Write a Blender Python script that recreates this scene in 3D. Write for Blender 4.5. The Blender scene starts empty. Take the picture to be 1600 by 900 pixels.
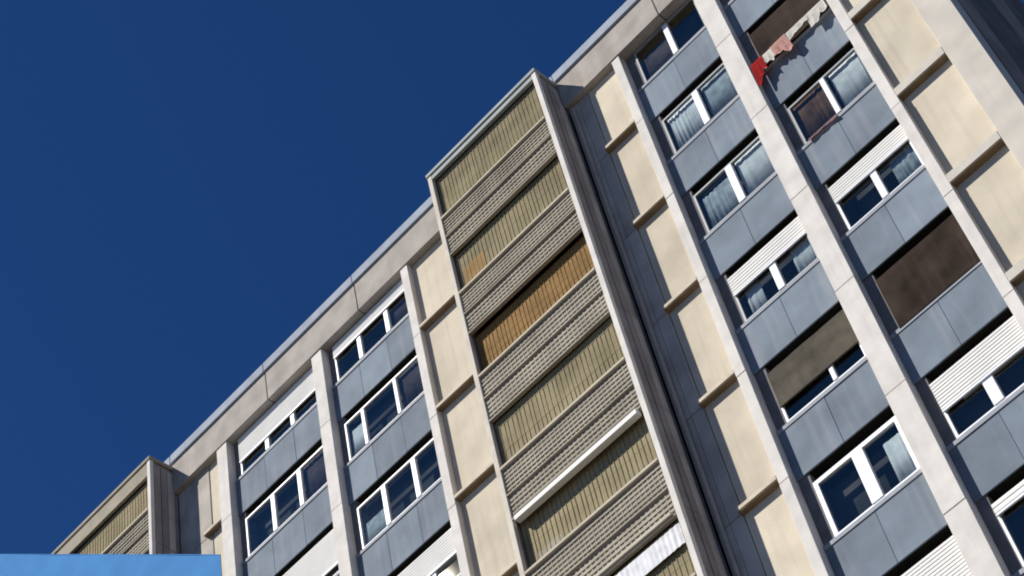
import bpy, bmesh, math, random
from mathutils import Matrix, Vector
random.seed(7)
S = bpy.context.scene
COL = S.collection
Z0 = 40.3            # height of the top-storey slot line above the street

# ------------------------------------------------------------------ camera
Rr = ((0.67677296, 0.71735224, -0.16548148), (-0.64245515, 0.46572691, -0.60856374), (-0.35948539, 0.51817391, 0.77605802))
camd = bpy.data.cameras.new("camera"); cam = bpy.data.objects.new("camera", camd); COL.objects.link(cam)
camd.sensor_width = 36.0; camd.lens = 67.5; camd.clip_end = 5000; camd.clip_start = 0.1
X, D, F = Vector(Rr[0]), Vector(Rr[1]), Vector(Rr[2])
m = Matrix((X, -D, -F)).transposed().to_4x4(); m.translation = Vector((11.2566599, -23.1138879, Z0 - 38.686105))
cam.matrix_world = m; S.camera = cam

# ------------------------------------------------------------------ sky, sun, exposure
SUN_EL, SUN_AZ = math.radians(43), math.radians(41)     # azimuth west of the facade's own normal
sd = Vector((-math.sin(SUN_AZ) * math.cos(SUN_EL), -math.cos(SUN_AZ) * math.cos(SUN_EL), math.sin(SUN_EL)))
W = bpy.data.worlds.new("World"); S.world = W; W.use_nodes = True
nt = W.node_tree; bg = nt.nodes['Background']; sky = nt.nodes.new('ShaderNodeTexSky')
sky.sky_type = 'NISHITA'; sky.sun_disc = False; sky.sun_elevation = SUN_EL
sky.sun_rotation = math.atan2(sd.x, sd.y); sky.altitude = 2500; sky.air_density = 1.0; sky.dust_density = 0.1; sky.ozone_density = 2.2
tint = nt.nodes.new('ShaderNodeMix'); tint.data_type = 'RGBA'; tint.blend_type = 'MULTIPLY'; tint.inputs[0].default_value = 1; tint.inputs[7].default_value = (.30, .74, 1.30, 1)
nt.links.new(sky.outputs[0], tint.inputs[6]); nt.links.new(tint.outputs[2], bg.inputs[0]); bg.inputs[1].default_value = 0.05
L = bpy.data.lights.new("sun", 'SUN'); L.energy = 4.8; L.angle = math.radians(0.5); L.color = (1.0, 0.955, 0.88)
sun = bpy.data.objects.new("sun", L); COL.objects.link(sun)
sun.rotation_euler = sd.to_track_quat('Z', 'Y').to_euler()
S.view_settings.view_transform = 'Standard'; S.view_settings.look = 'None'; S.view_settings.exposure = 0.28; S.view_settings.gamma = 1.0
S.cycles.filter_width = 1.9

# ------------------------------------------------------------------ materials
def mat(name, col, rough=.8, var=.12, scale=3.0, bump=.15, streak=.0, streak_col=(.12, .10, .08), metal=0.0, spec=.06, col2=None, fine=40.0, hue=.0):
    M = bpy.data.materials.new(name); M.use_nodes = True; n = M.node_tree; N = n.nodes; K = n.links
    b = N['Principled BSDF']; b.inputs['Roughness'].default_value = rough; b.inputs['Metallic'].default_value = metal
    b.inputs['Specular IOR Level'].default_value = spec
    tc = N.new('ShaderNodeTexCoord'); geo = N.new('ShaderNodeNewGeometry')
    def noise(sc, det=5, vec=None):
        t = N.new('ShaderNodeTexNoise'); t.inputs['Scale'].default_value = sc; t.inputs['Detail'].default_value = det
        K.new(vec or geo.outputs['Position'], t.inputs['Vector']); return t
    a = noise(scale); f = noise(fine, 3)
    oi = N.new('ShaderNodeObjectInfo')
    base = N.new('ShaderNodeMix'); base.data_type = 'RGBA'
    c2 = col2 or tuple(c * (1 - 1.6 * var) for c in col)
    base.inputs[6].default_value = (*col, 1); base.inputs[7].default_value = (*c2, 1)
    r = N.new('ShaderNodeMapRange'); r.inputs[1].default_value = .35; r.inputs[2].default_value = .72
    K.new(a.outputs[0], r.inputs[0]); K.new(r.outputs[0], base.inputs[0])
    hv = N.new('ShaderNodeHueSaturation'); vv = N.new('ShaderNodeMapRange')
    vv.inputs[3].default_value = 1 - hue; vv.inputs[4].default_value = 1 + hue * .4
    K.new(oi.outputs['Random'], vv.inputs[0]); K.new(vv.outputs[0], hv.inputs['Value'])
    f2 = N.new('ShaderNodeMapRange'); f2.inputs[3].default_value = 1 - var * .5; f2.inputs[4].default_value = 1 + var * .5
    K.new(f.outputs[0], f2.inputs[0]); mul = N.new('ShaderNodeMix'); mul.data_type = 'RGBA'; mul.blend_type = 'MULTIPLY'; mul.inputs[0].default_value = 1
    K.new(base.outputs[2], mul.inputs[6]); K.new(f2.outputs[0], mul.inputs[7])
    out = mul.outputs[2]
    if streak > 0:     # rain streaks: noise stretched down the wall
        mp = N.new('ShaderNodeMapping'); mp.inputs['Scale'].default_value = (7, 7, .35)
        K.new(geo.outputs['Position'], mp.inputs[0]); s = noise(1.0, 6, mp.outputs[0])
        sr = N.new('ShaderNodeMapRange'); sr.inputs[1].default_value = .52; sr.inputs[2].default_value = .8; sr.inputs[4].default_value = streak
        K.new(s.outputs[0], sr.inputs[0]); sm = N.new('ShaderNodeMix'); sm.data_type = 'RGBA'
        K.new(sr.outputs[0], sm.inputs[0]); K.new(out, sm.inputs[6]); sm.inputs[7].default_value = (*streak_col, 1); out = sm.outputs[2]
    K.new(out, hv.inputs['Color']); K.new(hv.outputs[0], b.inputs['Base Color'])
    if bump:
        bp = N.new('ShaderNodeBump'); bp.inputs['Strength'].default_value = bump; bp.inputs['Distance'].default_value = .01
        K.new(f.outputs[0], bp.inputs['Height']); K.new(bp.outputs[0], b.inputs['Normal'])
    return M

M = {}
M['panel'] = mat('ochre_cream_render', (.71, .63, .495), .9, .13, 1.1, .4, .38, (.42, .36, .29), hue=.12)
M['fin'] = mat('pale_concrete', (.77, .73, .67), .85, .12, 2.0, .3, .32, (.44, .39, .35))
M['edge'] = mat('greyed_cream_render', (.66, .61, .53), .9, .12, 1.5, .3, .35, (.46, .42, .38))
M['ledge'] = mat('cream_ledge', (.70, .61, .48), .85, .12, 3, .3, .25, (.40, .33, .25))
M['soffit_shade'] = mat('shade_brown_soffit', (.26, .19, .12), .9, .2, 4)  # dark brown puts the shade under the ledges into the colour
M['band'] = mat('parapet_concrete', (.46, .42, .375), .85, .18, 1.6, .3, .4, (.34, .26, .20))
M['flash'] = mat('zinc_flashing', (.40, .44, .50), .9, .12, 2, .1, .35, (.26, .27, .30), spec=.05)
M['spandrel'] = mat('blue_grey_panel', (.235, .28, .33), .75, .16, 1.4, .15, .38, (.40, .39, .40), hue=.16)
M['sill'] = mat('grey_sill', (.36, .38, .41), .6, .1, 3)
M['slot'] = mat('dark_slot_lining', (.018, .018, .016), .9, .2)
M['jamb'] = mat('grey_jamb', (.20, .19, .19), .85, .15)
M['greyframe'] = mat('grey_window_frame', (.30, .32, .34), .5, .1, 3, 0, spec=.5)
M['white'] = mat('white_window_paint', (.84, .86, .90), .5, .05, 3, 0, spec=.5)
M['shutter'] = mat('cream_roller_shutter', (.88, .86, .81), .7, .05, 2, .1, .08, (.6, .55, .48))
M['brown'] = mat('brown_shutter', (.055, .038, .030), .9, .38, 1.6, .3, .5, (.085, .06, .045))
M['taupe'] = mat('taupe_awning_cloth', (.125, .11, .085), .9, .3, 2.5, .3, .45, (.07, .065, .05))
M['curtain'] = mat('pale_curtain', (.52, .56, .60), .9, .3, 5, .1)
M['lace'] = mat('white_curtain', (.84, .84, .85), .9, .15, 5, .1)
M['browncurtain'] = mat('brown_curtain', (.20, .105, .06), .9, .4, 3, .1)
M['darkcurtain'] = mat('dim_curtain', (.12, .09, .09), .9, .3, 4, .1)
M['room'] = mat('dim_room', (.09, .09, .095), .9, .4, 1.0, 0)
M['screen'] = mat('taupe_claustra', (.47, .42, .33), .9, .2, 1.3, .3, .35, (.30, .26, .20), hue=.16)
M['screenback'] = mat('claustra_back_board', (.42, .385, .31), .9, .2, 2.0, .2, .2, (.25, .22, .17), hue=.16)  # backing board behind the claustra, slightly darker than its bars
M['olive'] = mat('olive_netting', (.36, .305, .185), .9, .22, 1.1, .2, .3, (.12, .10, .06), hue=.18)
M['ochre'] = mat('ochre_canvas', (.36, .22, .09), .9, .3, .9, .2, .3, (.14, .09, .04))
M['rail'] = mat('pale_rail', (.62, .55, .43), .8, .1)
M['towerfin'] = mat('tower_edge_concrete', (.70, .64, .54), .85, .12, 2.5, .3, .3, (.4, .34, .28))
M['rim'] = mat('weathered_rim', (.40, .43, .42), .7, .15, 2)
M['slate'] = mat('dark_slate_cladding', (.58, .53, .47), .8, .22, 1.1, .2, .2, (.08, .08, .09), hue=.15)
M['slatebrown'] = mat('brown_grey_cladding', (.33, .30, .29), .8, .22, 1.5, .2, .2, (.08, .07, .06))
M['slatedark'] = mat('near_black_trim', (.04, .04, .045), .8, .2)
M['endwall'] = mat('charcoal_cladding', (.36, .29, .25), .8, .2, .8, .2, .2, (.06, .06, .07), hue=.12)
M['endblue'] = mat('blue_black_cladding', (.20, .175, .155), .75, .25, .8, .1)
M['ground'] = mat('paved_street', (.14, .13, .12), .9, .2, .3, .2)
M['roof'] = mat('bitumen_roof', (.08, .08, .08), .9, .2)
M['sheet'] = mat('light_blue_sheet', (.095, .265, .55), .95, .08, 1.0, .1, spec=.0)
M['red'] = mat('red_cloth', (.55, .035, .035), .9, .2, 8)
M['pink'] = mat('pink_cloth', (.82, .50, .44), .9, .2, 8)
M['pinkdim'] = mat('dusty_pink_cloth', (.40, .27, .29), .9, .2, 8)
M['towel'] = mat('cream_towel', (.90, .87, .80), .9, .1, 8)
M['metal'] = mat('galvanised_metal', (.45, .46, .48), .4, .1, 5, 0, metal=.6)
M['pipe'] = mat('grey_downpipe', (.42, .38, .35), .5, .1, 5, 0)

g = bpy.data.materials.new('window_glass'); g.use_nodes = True; n = g.node_tree; n.nodes.remove(n.nodes['Principled BSDF'])
tr = n.nodes.new('ShaderNodeBsdfTransparent'); tr.inputs[0].default_value = (.84, .88, .89, 1)
gl = n.nodes.new('ShaderNodeBsdfGlossy'); gl.inputs['Roughness'].default_value = .012; gl.inputs[0].default_value = (1, .90, .76, 1)
lw = n.nodes.new('ShaderNodeLayerWeight'); lw.inputs[0].default_value = .5
pw = n.nodes.new('ShaderNodeMath'); pw.operation = 'POWER'; pw.inputs[1].default_value = 4.0; n.links.new(lw.outputs['Facing'], pw.inputs[0])
fr = n.nodes.new('ShaderNodeMath'); fr.operation = 'MULTIPLY_ADD'; fr.inputs[1].default_value = .9; fr.inputs[2].default_value = .07; n.links.new(pw.outputs[0], fr.inputs[0])
mx = n.nodes.new('ShaderNodeMixShader'); wn = n.nodes.new('ShaderNodeTexNoise'); wn.inputs['Scale'].default_value = 1.3
bp = n.nodes.new('ShaderNodeBump'); bp.inputs['Strength'].default_value = .012; bp.inputs['Distance'].default_value = .02
n.links.new(wn.outputs[0], bp.inputs['Height']); n.links.new(bp.outputs[0], gl.inputs['Normal'])
n.links.new(fr.outputs[0], mx.inputs[0]); n.links.new(tr.outputs[0], mx.inputs[1]); n.links.new(gl.outputs[0], mx.inputs[2])
n.links.new(mx.outputs[0], n.nodes['Material Output'].inputs['Surface']); M['glass'] = g

# ------------------------------------------------------------------ helpers (facade coordinates: x along, y into the building, z from the top slot line)
def box(bm, x0, x1, y0, y1, z0, z1):
    v = [bm.verts.new((x, y, z + Z0)) for x in (x0, x1) for y in (y0, y1) for z in (z0, z1)]
    for f in ((0, 1, 3, 2), (4, 6, 7, 5), (0, 4, 5, 1), (2, 3, 7, 6), (0, 2, 6, 4), (1, 5, 7, 3)):
        bm.faces.new([v[i] for i in f])
def obj(name, bm, m, parent=None, bevel=0, smooth=False):
    bmesh.ops.recalc_face_normals(bm, faces=bm.faces)
    me = bpy.data.meshes.new(name)
    if bevel:
        bmesh.ops.bevel(bm, geom=list(bm.edges), offset=bevel, segments=1, affect='EDGES', profile=.7)
    # origin at the piece's own centre bottom
    xs = [v.co for v in bm.verts]
    c = Vector((sum((min(q[i] for q in xs), max(q[i] for q in xs))) / 2 for i in range(3))); c.z = min(q.z for q in xs)
    for v in bm.verts: v.co -= c
    bm.to_mesh(me); bm.free(); me.materials.append(M[m])
    if smooth:
        for p in me.polygons: p.use_smooth = True
    o = bpy.data.objects.new(name, me); COL.objects.link(o)
    o.location = c
    if parent:
        o.parent = parent
        pl = parent['_w'] if '_w' in parent else (0, 0, 0)
        o.location = c - Vector(pl)
    o['_w'] = tuple(c)
    return o
def part(name, m, parent, *boxes, bevel=0):
    bm = bmesh.new()
    for b in boxes: box(bm, *b)
    return obj(name, bm, m, parent, bevel)
def empty(name, x, y, z, parent=None):
    o = bpy.data.objects.new(name, None); COL.objects.link(o); w = Vector((x, y, z + Z0)); o['_w'] = tuple(w)
    o.location = w
    if parent: o.parent = parent; o.location = w - Vector(parent['_w'])
    return o
def tag(o, label, cat, group=None):
    o['label'] = label; o['category'] = cat
    if group: o['group'] = group
    return o

# ------------------------------------------------------------------ ground
bm = bmesh.new(); v = [bm.verts.new(q) for q in ((-1500, -1500, 0), (1500, -1500, 0), (1500, 1500, 0), (-1500, 1500, 0))]; bm.faces.new(v)
gr = obj('ground', bm, 'ground'); gr['kind'] = 'structure'

# ------------------------------------------------------------------ the building
B = empty('apartment_building', -5, 5, -Z0)
tag(B, 'tall pale apartment block with blue-grey window bays, cream panels and projecting stair towers', 'building')
BOT = -Z0 + .02
XL, XR = -40.0, 7.16
# core behind everything (rooms are cut in front of it), roof, parapet
part('core_wall', 'room', B, (XL, XR - .3, 1.35, 16, BOT, .2))
part('roof', 'roof', B, (XL, XR - .3, .3, 16, .9, 1.1))
for k in range(0, 14):   # floor slabs close off each storey behind the facade
    part('floor_slab', 'slot', B, (XL, XR - .32, .62, 1.34, -3 * k - .02, -3 * k + .24))
# parapet in cast lengths with recessed joints
xs = [XL, -22.5, -17.4, -13.3, -9.6, -5.9, -1.88, 1.4, 4.3, XR]
for a, b in zip(xs[:-1], xs[1:]):
    j = .012
    part('parapet_panel', 'band', B, (a + j, b - j, -.03, .28, .06, 1.16), bevel=.012)
    part('flashing', 'flash', B, (a + .004, b - .004, -.09, .34, 1.163, 1.50), bevel=.015)
part('parapet_backing', 'slot', B, (XL, XR - .02, .02, .24, .08, 1.14))

def fin(x0, x1, m='fin', y0=0.0, depth=.62):
    # cast in storey lengths with thin recessed joints
    part('pilaster_core', 'fin', B, (x0 + .02, x1 - .02, y0 + .02, depth, BOT, .04))
    for k in range(13):
        zt = -3 * k + (.055 if k == 0 else -.006 + .30); zb = -3 * (k + 1) + .30 + .006
        jx = random.uniform(-.005, .005)
        part('pilaster', m, B, (x0 + jx, x1 + jx, y0 + random.uniform(-.005, .004), depth, zb, zt), bevel=.008)
fin(-15.52, -15.10); fin(-11.55, -11.15); fin(-8.0, -7.74); fin(-.24, 0.0); fin(2.33, 2.81); fin(5.03, 5.27)

# ---- bays
YS, YW = .22, .235      # spandrel face, window face
def wavy(x0, x1, y, zb, zt, amp=.03, waves=9, thick=.006):
    bm = bmesh.new(); N = waves * 6; cols = []
    for i in range(N + 1):
        t = i / N; x = x0 + (x1 - x0) * t
        ph = t * waves * 2 * math.pi + 2.2 * math.sin(t * 7 + x0); yy = y + amp * (math.sin(ph) + .5 * math.sin(ph * .37 + x0 * 5)) * (.55 + .45 * math.sin(t * 5 + x0))
        cols.append([bm.verts.new((x, yy + dy, z + Z0)) for dy in (0, thick) for z in (zb, zt)])
    for a, b in zip(cols[:-1], cols[1:]):
        for q in ((0, 1, 1, 0), (2, 3, 3, 2)): bm.faces.new((a[q[0]], a[q[1]], b[q[2]], b[q[3]]))
        bm.faces.new((a[0], b[0], b[2], a[2])); bm.faces.new((a[1], a[3], b[3], b[1]))
    bm.faces.new([cols[0][i] for i in (0, 2, 3, 1)]); bm.faces.new([cols[-1][i] for i in (0, 1, 3, 2)])
    return bm
def curtain(x0, x1, zb, zt, label, m='curtain', amp=.03, waves=8, group=None):
    top = -3 * round(-(zt + .35) / 3)
    if top - zt < .10: zt = top + .10
    o = obj('curtain', wavy(x0, x1, .345, zb, zt, amp * .35, waves), m, smooth=True)
    tag(o, label, 'curtain', 'curtains behind the window panes'); return o

def window(x0, x1, k, muls, blind=0., bm_='shutter', frame=.05, mulw=.15, fm='white', topbar=.05):
    """x0..x1 frame outer, muls: mullion centres, blind: drop of the roller shutter"""
    zt = -3 * k + .02; zb = -3 * k - 1.36
    w = empty('window', (x0 + x1) / 2, YW, zb, B)
    y0, y1 = YW, YW + .07
    mat_ = 'white'
    part('frame', fm, w, (x0, x0 + frame, y0, y1, zb, zt), (x1 - frame, x1, y0, y1, zb, zt), (x0 + frame, x1 - frame, y0, y1, zt - topbar, zt), (x0 + frame, x1 - frame, y0, y1, zb, zb + .05))
    edges = [x0 + frame] + list(muls) + [x1 - frame]
    for i, c in enumerate(muls):
        part('mullion', mat_, w, (c - mulw / 2, c + mulw / 2, y0 - .02, y1 + .004, zb + .051, zt - topbar - .001), bevel=.008)
    for i in range(len(edges) - 1):
        a = edges[i] + (mulw / 2 if i else 0); b = edges[i + 1] - (mulw / 2 if i + 1 < len(edges) - 1 else 0)
        part('pane', 'glass', w, (a + .001, b - .001, y0 + .035, y0 + .041, zb + .05, zt - topbar))
    if blind:
        bm = bmesh.new(); nsl = max(2, int(blind / .075)); h = blind / nsl
        for i in range(nsl):     # interlocking slats, each with a lip
            z1 = zt + .0 - i * h
            v = [(0, z1), (-.012, z1 - h * .25), (-.012, z1 - h * .8), (0, z1 - h * .98), (.012, z1 - h * .98), (.012, z1)]
            L_, R_ = [[bm.verts.new((x, y0 - .035 + yy, zz + Z0)) for yy, zz in v] for x in (x0 + .01, x1 - .01)]
            for a in range(6):
                b = (a + 1) % 6; bm.faces.new((L_[a], L_[b], R_[b], R_[a]))
            bm.faces.new(L_); bm.faces.new(R_[::-1])
        if bm_ != 'shutter':    # a plain cloth blind, slightly rippled
            bm.free(); bm = wavy(x0 + .01, x1 - .01, y0 - .035, zt - blind, zt, .006, 4, .006)
        obj('roller_shutter' if bm_ == 'shutter' else 'cloth_blind', bm, bm_, w)
        part('shutter_rail', 'white' if bm_ == 'shutter' else bm_, w, (x0 + .01, x1 - .01, y0 - .052, y0 - .012, zt - blind - .05, zt - blind - .002), bevel=.006)
    return w

def bay(xa, xb, specs, fx0, fx1, nsp, mdef):
    # lining of the recess
    part('recess_lining', 'jamb', B, (xa - .005, fx0 - .004, YS + .04, .6, BOT, .05))
    if xb - fx1 > .01: part('recess_lining', 'jamb', B, (fx1 + .004, xb + .005, YS + .04, .6, BOT, .05))
    for k in range(0, 13):
        zs = -3 * k - 1.40; zb = -3 * (k + 1) + .30
        # dark slot above the window
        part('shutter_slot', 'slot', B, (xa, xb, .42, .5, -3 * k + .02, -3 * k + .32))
        # spandrel in butted panels
        w = (xb - xa) / nsp
        for i in range(nsp):
            part('spandrel_panel', 'spandrel', B, (xa + i * w + .0025, xa + (i + 1) * w - .0025, YS + random.uniform(-.004, .004), YS + .035, zb, zs - .075), bevel=.006)
        part('spandrel_backing', 'slot', B, (xa, xb, YS + .037, YS + .3, zb + .01, zs - .08))
        part('window_sill', 'sill', B, (xa + .004, xb - .004, YS - .022, YS + .12, zs - .07, zs + .03), bevel=.006)
        sp = specs.get(k, {})
        kw = dict(muls=mdef, blind=0); kw.update(sp)
        window(fx0, fx1, k, **kw)
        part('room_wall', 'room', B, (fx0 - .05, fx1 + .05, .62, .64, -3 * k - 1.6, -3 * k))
bay(-15.10, -11.55, {0: dict(blind=.88), 2: dict(blind=1.1), 4: dict(blind=.5), 6: dict(blind=.9)}, -14.86, -11.62, 3, (-13.76, -12.72))
bay(-11.15, -8.0, {0: dict(blind=.44), 3: dict(blind=.72), 1: dict(mulw=.11, muls=(-10.25, -9.05)), 5: dict(blind=.4)}, -10.93, -8.06, 3, (-9.98, -8.93))
bay(0.0, 2.33, {0: dict(fm='greyframe'), 1: dict(fm='greyframe', mulw=.17), 2: dict(fm='greyframe', mulw=.18), 3: dict(blind=.52, fm='greyframe', mulw=.17), 4: dict(blind=.92, bm_='taupe', mulw=.10, muls=(1.52,)), 5: dict(mulw=.26, topbar=.09, frame=.09), 6: dict(blind=1.2)}, .27, 2.27, 2, (1.30,))
bay(2.81, 5.03, {0: dict(fm='greyframe'), 1: dict(blind=1.30, bm_='brown', fm='greyframe'), 3: dict(blind=.46), 4: dict(blind=1.38, bm_='brown', fm='greyframe'), 5: dict(blind=.68, mulw=.22), 6: dict(blind=.22), 2: dict(mulw=.12, fm='greyframe')}, 3.06, 4.99, 2, (4.02,))

# ---- cream panel columns with a ledge at every floor
def column(x0, x1, ztop, y=.17, ledge_h=.10, ledge_x1=None, ledge_x0=None, ledge_m='ledge', lz=.45):
    part('panel_backing', 'slot', B, (x0 - .02, x1 + .02, y + .05, .6, BOT, ztop))
    for k in range(-1, 13):
        zt = -3 * k + lz - .0 if k >= 0 else ztop
        zb = -3 * (k + 1) + lz + ledge_h + .03 if k >= 0 else lz + ledge_h
        if k < 0: continue
        jy = random.uniform(-.006, .006)
        part('cream_panel', 'panel', B, (x0, x1, y + jy, y + .10, -3 * (k + 1) + lz + ledge_h + .02, min(ztop, -3 * k + lz + .02)), bevel=.006)
    for k in range(1, 13):
        a = ledge_x0 if ledge_x0 is not None else x0; b = ledge_x1 if ledge_x1 is not None else x1
        part('ledge', ledge_m, B, (a, b, -.004, y + .02, -3 * k + lz, -3 * k + lz + ledge_h), bevel=.008)
        part('ledge_shade_board', 'soffit_shade', B, (a + .004, b - .004, .012, y + .02, -3 * k + lz - .022, -3 * k + lz + .004))  # thin board added under the ledge to carry its painted shade
column(-16.05, -15.52, .05, ledge_x0=-16.25)
column(-7.74, -5.87, .05)
column(-1.22, -.24, .05, ledge_x0=-1.24)
column(5.27, 6.50, .05, ledge_h=.24, ledge_m='edge', lz=.50)
part('edge_strip', 'edge', B, (6.504, XR, 0.0, .6, -3 * 13, .05), bevel=.01)
# slate strips beside the stair towers
def slate_strip(x0, x1):
    for k in range(13):
        part('slate_panel', 'slate', B, (x0, (x0 + x1) / 2 - .005, .15, .25, -3 * k - 2.5, -3 * k + .48 if k else .05), bevel=.005)
        part('slate_panel', 'slate', B, ((x0 + x1) / 2 + .005, x1, .15, .25, -3 * k - 2.5, -3 * k + .48 if k else .05), bevel=.005)
    part('strip_backing', 'slatebrown', B, (x0, x1, .2, .6, BOT, .05))
slate_strip(-1.86, -1.24); slate_strip(-17.38, -16.07)
bm = bmesh.new(); bmesh.ops.create_cone(bm, cap_ends=True, segments=12, radius1=.05, radius2=.05, depth=39)
bmesh.ops.translate(bm, verts=bm.verts, vec=(-1.72, .085, Z0 - 19.6)); obj('downpipe', bm, 'pipe', B, smooth=False)

# ---- end wall facing right (dark cladding in storey-high panels, receding)
ys = [.62, 1.7, 2.9, 4.3, 5.7, 7.1, 8.5, 9.9, 12.0, 14.0, 16.0]
part('corner_trim', 'slatedark', B, (XR - .3, XR - .11, .605, 16, BOT, 1.4))
part('corner_trim', 'slatedark', B, (XR - .108, XR - .02, .605, .63, BOT, .06))
for i, (a, b) in enumerate(zip(ys[:-1], ys[1:])):
    for k in range(13):
        part('end_wall_panel', 'endwall' if i < 1 or i % 3 == 0 else 'endblue', B, (XR - .1, XR - .004 + (.03 if i == 0 else 0), a + .012, b - .012, -3 * k - 2.69, -3 * k + .29 if k else 1.46), bevel=.008)

# ------------------------------------------------------------------ stair towers
def grid(bm, x0, x1, z0, z1, y0, y1, px, pz, t):
    n = max(1, round((x1 - x0) / px))
    for i in range(n + 1):
        x = x0 + (x1 - x0) * i / n + random.uniform(-.004, .004); box(bm, x - t * .3, x + t * .3, y0 + .012, y1, z0, z1)
    n = max(1, round((z1 - z0) / pz))
    for i in range(0, n + 1):
        z = z0 + (z1 - z0) * i / n; q = random.uniform(-.004, .004); box(bm, x0, x1, y0 + q, y0 + .010, z - t / 2, z + t / 2)
def stair_tower(x0, x1, d, ztop, fills, band=.30, rim='rim'):
    T = empty('stair_tower', (x0 + x1) / 2, -d, -Z0, B)
    f = -d; e = .13
    part('side_wall', 'slatebrown', T, (x1 - .10, x1 - .02, f + .12, .14, BOT, ztop - .18))
    part('side_wall', 'slatebrown', T, (x0 + .02, x0 + .10, f + .12, .14, BOT, ztop - .18))
    nn = 3; w = (d - .12) / nn
    for i in range(nn):      # vertical cladding strips on the right side
        for k in range(13):
            part('cladding_strip', ('slatebrown', 'slatebrown', 'slate')[i], T, (x1 - .018, x1 + (.012 if i % 2 else 0), f + .13 + i * w + .01, f + .13 + (i + 1) * w - .01, -3 * k - 2.2, min(ztop - .2, -3 * k + .78)), bevel=.004)
    part('edge_fin', 'fin', T, (x1 - e, x1 + .01, f, f + .12, BOT, ztop - .14), bevel=.01)
    part('edge_fin', 'towerfin', T, (x0 - .01, x0 + e, f, f + .12, BOT, ztop - .14), bevel=.01)
    part('top_rim', rim, T, (x0 - .03, x1 + .03, f - .03, .02, ztop - .13, ztop), bevel=.012)
    part('soffit_board', rim, T, (x0 + e, x1 - e, f + .01, f + .10, ztop - band, ztop - .135))
    a, b = x0 + e + .003, x1 - e - .003
    for k in range(-1, 9):
        zrail = -3 * (k + 1) - .90                      # pale rail line
        zhead = ztop - band if k < 0 else -3 * (k + 1) + .62   # underside of the parapet above
        fill = fills.get(k + 1, 'olive'); rec = .22 if (k + 1) in (2, 4) else .15
        # opening: blind or netting set back behind thin bars
        nl = 6; hh = (zhead - zrail - .042) / nl     # lengths of netting stretched in boards, each a little in or out of line
        bm = bmesh.new()
        for i in range(nl):
            q = random.uniform(0, .008)
            box(bm, a, b, f + rec + q, f + rec + .03 + q, zrail + .04 + i * hh + .003, zrail + .04 + (i + 1) * hh - .003)
        obj('netting', bm, fill, T)
        bm = bmesh.new(); nb = int((b - a) / .12)
        for i in range(1, nb):
            x = a + (b - a) * i / nb + random.uniform(-.015, .015); box(bm, x - .007, x + .007, f + rec - .010, f + rec - .003, zrail + .04, zhead - .002)
        obj('netting_bars', bm, fill, T)['kind'] = 'stuff'
        if random.random() < .6 and k >= 0 and fill == 'olive':      # a cloth or board tied behind the netting at one end
            xa_ = random.uniform(a, b - 1.4); part('tied_cloth', random.choice(['screen', 'ochre', 'screenback']), T, (xa_, xa_ + random.uniform(.5, 1.3), f + rec - .002, f + rec + .004, zrail + .05, zrail + random.uniform(.4, 1.0)))
        # rail and parapet claustra below it
        part('rail', 'rail', T, (a, b, f - .012, f + .10, zrail - .035, zrail + .035), bevel=.006)
        zb = -3 * (k + 2) + .62
        zm = (zrail + zb) / 2 + random.uniform(-.06, .06)
        bm = bmesh.new(); grid(bm, a + .02, b - .02, zm + .03, zrail - .04, f + .042, f + .062, .125, .125, .045); obj('claustra', bm, 'screen', T)['kind'] = 'stuff'
        bm = bmesh.new(); grid(bm, a + .02, b - .02, zb + .03, zm - .03, f + .042, f + .062, .125, .125, .065); obj('claustra', bm, 'screen', T)['kind'] = 'stuff'
        part('claustra_back', 'screenback', T, (a, b, f + .064, f + .09, zb, zrail - .04))
        part('mid_rail', 'screen', T, (a, b, f + .0, f + .058, zm - .025, zm + .025), bevel=.005)
        part('bottom_rail', 'screen', T, (a, b, f + .0, f + .10, zb - .03, zb + .028), bevel=.005)
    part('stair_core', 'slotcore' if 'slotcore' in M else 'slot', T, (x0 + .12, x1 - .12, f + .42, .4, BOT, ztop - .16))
    return T
T1 = stair_tower(-5.85, -1.88, .80, 1.12, {2: 'ochre'})
# white edge trims seen at two landings of the middle tower
part('white_edge', 'shutter', T1, (-5.62, -2.10, -.86, -.70, -11.54, -11.40), bevel=.01)
bm = wavy(-4.9, -2.06, -.74, -15.05, -14.55, .014, 22, .01); o = obj('lace_valance', bm, 'lace', T1)
part('white_edge', 'rail', T1, (-5.2, -2.10, -.84, -.70, -14.36, -14.28), bevel=.01)
T2 = stair_tower(-23.0, -17.38, .80, 1.05, {}, .66, 'screen')

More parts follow.
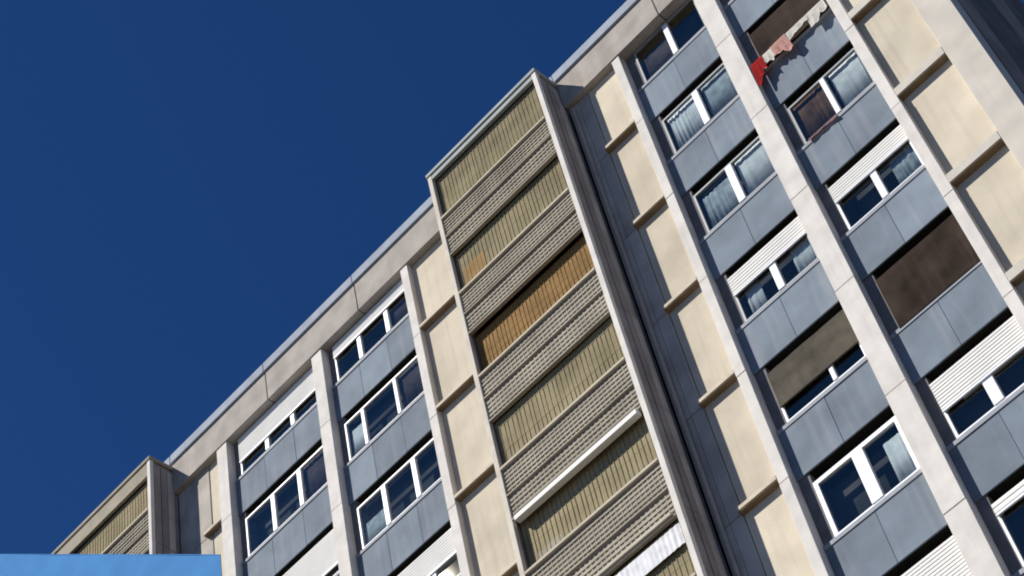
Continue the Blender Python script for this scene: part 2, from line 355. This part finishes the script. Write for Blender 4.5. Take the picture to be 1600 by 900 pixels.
# ------------------------------------------------------------------ loose things
def drape(name, x0, x1, ztop, front, back, y, m, label, cat, seed=1, lean=0.):
    """cloth folded over a rail at (y, ztop): front flap outside, back flap inside, uneven hems"""
    rnd = random.Random(seed); ph = [rnd.uniform(0, 6.3) for _ in range(6)]; bm = bmesh.new(); NX, rows = 22, []
    for i in range(NX + 1):
        t = i / NX; x = x0 + (x1 - x0) * t
        fr_ = front * (1 + .22 * math.sin(t * 4 + ph[0]) + .1 * math.sin(t * 13 + ph[1])); bk = back * (1 + .2 * math.sin(t * 5 + ph[2]))
        prof = []
        for q in range(9):      # up the front flap
            u = q / 8; d = (1 - u)
            prof.append((x + .05 * lean * d + .02 * d * math.sin(t * 9 + ph[3]), y - .018 - d * (.015 + .010 * math.sin(t * 15 + ph[4]) + .006 * math.sin(t * 31 + ph[5])), ztop - fr_ * d))
        prof.append((x, y, ztop + .016))
        for q in range(5):
            u = q / 4; prof.append((x, y + .018 + u * .012 * (1 + math.sin(t * 17 + ph[1])), ztop - bk * u))
        rows.append([bm.verts.new((a_, b_, c_ + Z0)) for a_, b_, c_ in prof])
    for a_, b_ in zip(rows[:-1], rows[1:]):
        for q in range(len(a_) - 1): bm.faces.new((a_[q], a_[q + 1], b_[q + 1], b_[q]))
    bmesh.ops.solidify(bm, geom=bm.faces[:], thickness=.006)
    o = obj(name, bm, m, smooth=True); return tag(o, label, cat, 'cloths and towels hung out of the windows')
zc = -3 - 1.37
# clothesline in front of the brown shutter, fourth bay
bm = bmesh.new()
def tube(bm, p, q, r, seg=8):
    p, q = Vector(p), Vector(q); d = q - p
    mm = Matrix.Translation((p + q) / 2) @ d.to_track_quat('Z', 'Y').to_matrix().to_4x4()
    bmesh.ops.create_cone(bm, cap_ends=True, segments=seg, radius1=r, radius2=r, depth=d.length, matrix=mm)
yl = .06
tube(bm, (2.95, yl, Z0 + zc + .22), (4.98, yl, Z0 + zc + .22), .012)
for x in (3.0, 4.95):
    tube(bm, (x, yl, Z0 + zc + .22), (x, .24, Z0 + zc + .02), .012)
tag(obj('drying_rail', bm, 'metal'), 'thin metal drying rail holding the washing in front of the brown blind', 'drying rail')
zr = zc + .22
drape('towel', 4.46, 4.96, zr, .46, .2, yl, 'towel', 'cream towel at the upper right end of the washing', 'towel', 3)
drape('cloth', 3.82, 4.48, zr, .26, .1, yl, 'towel', 'narrow cream cloth strip folded over the middle of the drying rail', 'cloth', 4)
drape('cloth', 3.42, 3.86, zr, .52, .2, yl - .02, 'pink', 'pale pink cloth hanging in the middle of the washing', 'cloth', 5, .8)
drape('cloth', 3.14, 3.46, zr, .34, .15, yl, 'towel', 'small cream cloth between the pink and the red washing', 'cloth', 6)
drape('cloth', 2.84, 3.17, zr, .66, .2, yl - .02, 'red', 'red cloth at the lower left end of the washing, beside the broad pilaster', 'cloth', 8)
drape('cloth', 3.20, 3.95, -6 - 1.355, .10, .03, .185, 'pinkdim', 'dusty pink cloth laid over the sill under the brown curtained pane', 'cloth', 9)

# curtains behind the panes
c = -3
curtain(.36, 1.2, -3 - 1.30, -3 - .02, 'pleated grey-white curtain, left pane, second window down beside the middle stair tower', 'lace', .035, 9)
curtain(1.42, 2.2, -3 - 1.30, -3 - .02, 'pale grey curtain, right pane, second window down beside the middle stair tower', 'curtain', .02, 5)
curtain(.36, 1.2, -6 - 1.30, -6 - .16, 'pale curtain hung low, left pane, two storeys above the taupe blind', 'curtain', .03, 8)
curtain(.36, 1.2, -1.30, -.35, 'dim grey curtain, left pane, top window just right of the middle stair tower', 'darkcurtain', .02, 5)
curtain(1.42, 2.2, -6 - 1.30, -6 - .02, 'light grey curtain, right pane, two storeys above the taupe blind', 'lace', .02, 6)
curtain(.45, .85, -9 - 1.30, -9 - .3, 'narrow pale curtain, left pane, half shuttered window above the taupe blind', 'lace', .03, 4)
curtain(1.7, 2.2, -9 - 1.30, -9 - .3, 'bunched pale curtain, right pane of the half shuttered window above the taupe blind', 'lace', .03, 5)
curtain(1.75, 2.14, -15 - 1.30, -15 - .25, 'bright pale curtain, right pane of the window with the widest white mullion', 'lace', .03, 4)
curtain(4.15, 4.9, -6 - 1.30, -6 - .02, 'pale green-grey curtain filling the right pane of the window below the washing', 'lace', .015, 5)
curtain(3.12, 3.95, -6 - 1.30, -6 - .02, 'dark brown curtain behind the left pane of the window below the washing', 'browncurtain', .03, 7)
curtain(4.35, 4.92, -9 - 1.30, -9 - .3, 'pale curtain, right pane of the cream shuttered window directly above the fully brown window', 'curtain', .03, 5)
curtain(2.9 + .22, 3.95, -1.30, -.02, 'light grey curtain, left pane of the top window above the washing', 'lace', .02, 6)
curtain(-10.85, -10.3, -3 - 1.25, -3 - .3, 'white curtain, left pane of the middle left-hand bay, one floor below the top', 'lace', .02, 4)
curtain(-8.98, -8.15, -3 - 1.28, -3 - .05, 'dim curtain, right pane of the middle left-hand bay, one floor below the top', 'darkcurtain', .02, 5)
curtain(-8.85, -8.12, -1.28, -.25, 'dim mauve curtain, top window beside the cream panels left of the middle stair tower', 'darkcurtain', .02, 5)
curtain(-12.65, -11.68, -3 - 1.28, -3 - .02, 'dim brown curtain, right pane of the leftmost bay, one floor below the top', 'darkcurtain', .02, 6)
curtain(-10.85, -10.05, -6 - 1.3, -6 - .55, 'low pale curtain, left pane, second bay from the left, third window down', 'curtain', .02, 5)

# stand-in sheet for a light blue strip of unknown kind before the left tower
bm = bmesh.new(); N = 40; cols = []
P0, P1 = Vector((-28.0, 0, 5.985)), Vector((-14.52, 0, -5.19))
for i in range(N + 1):
    t = i / N; p = P0.lerp(P1, t); yy = -.97 + .008 * math.sin(t * 16) + .002 * math.sin(t * 57)
    cols.append([bm.verts.new((p.x, yy + dy, Z0 + zz)) for dy in (0, .02) for zz in (p.z - 6.0, p.z)])
for a, b in zip(cols[:-1], cols[1:]):
    bm.faces.new((a[0], a[1], b[1], b[0])); bm.faces.new((a[2], a[3], b[3], b[2])); bm.faces.new((a[0], b[0], b[2], a[2])); bm.faces.new((a[1], a[3], b[3], b[1]))
bm.faces.new([cols[0][i] for i in (0, 2, 3, 1)]); bm.faces.new([cols[-1][i] for i in (0, 1, 3, 2)])
sh = obj('sheet', bm, 'sheet')
tag(sh, 'plain light blue stand-in sheet crossing in front of the left stair tower, lower left corner', 'sheet')

bm = bmesh.new(); tube(bm, (P0.x, -.965, P0.z + Z0 - .01), (P1.x, -.965, P1.z + Z0 - .01), .016, 10); obj('hem', bm, 'sheet', sh)
for o in list(bpy.data.objects):
    if '_w' in o: del o['_w']
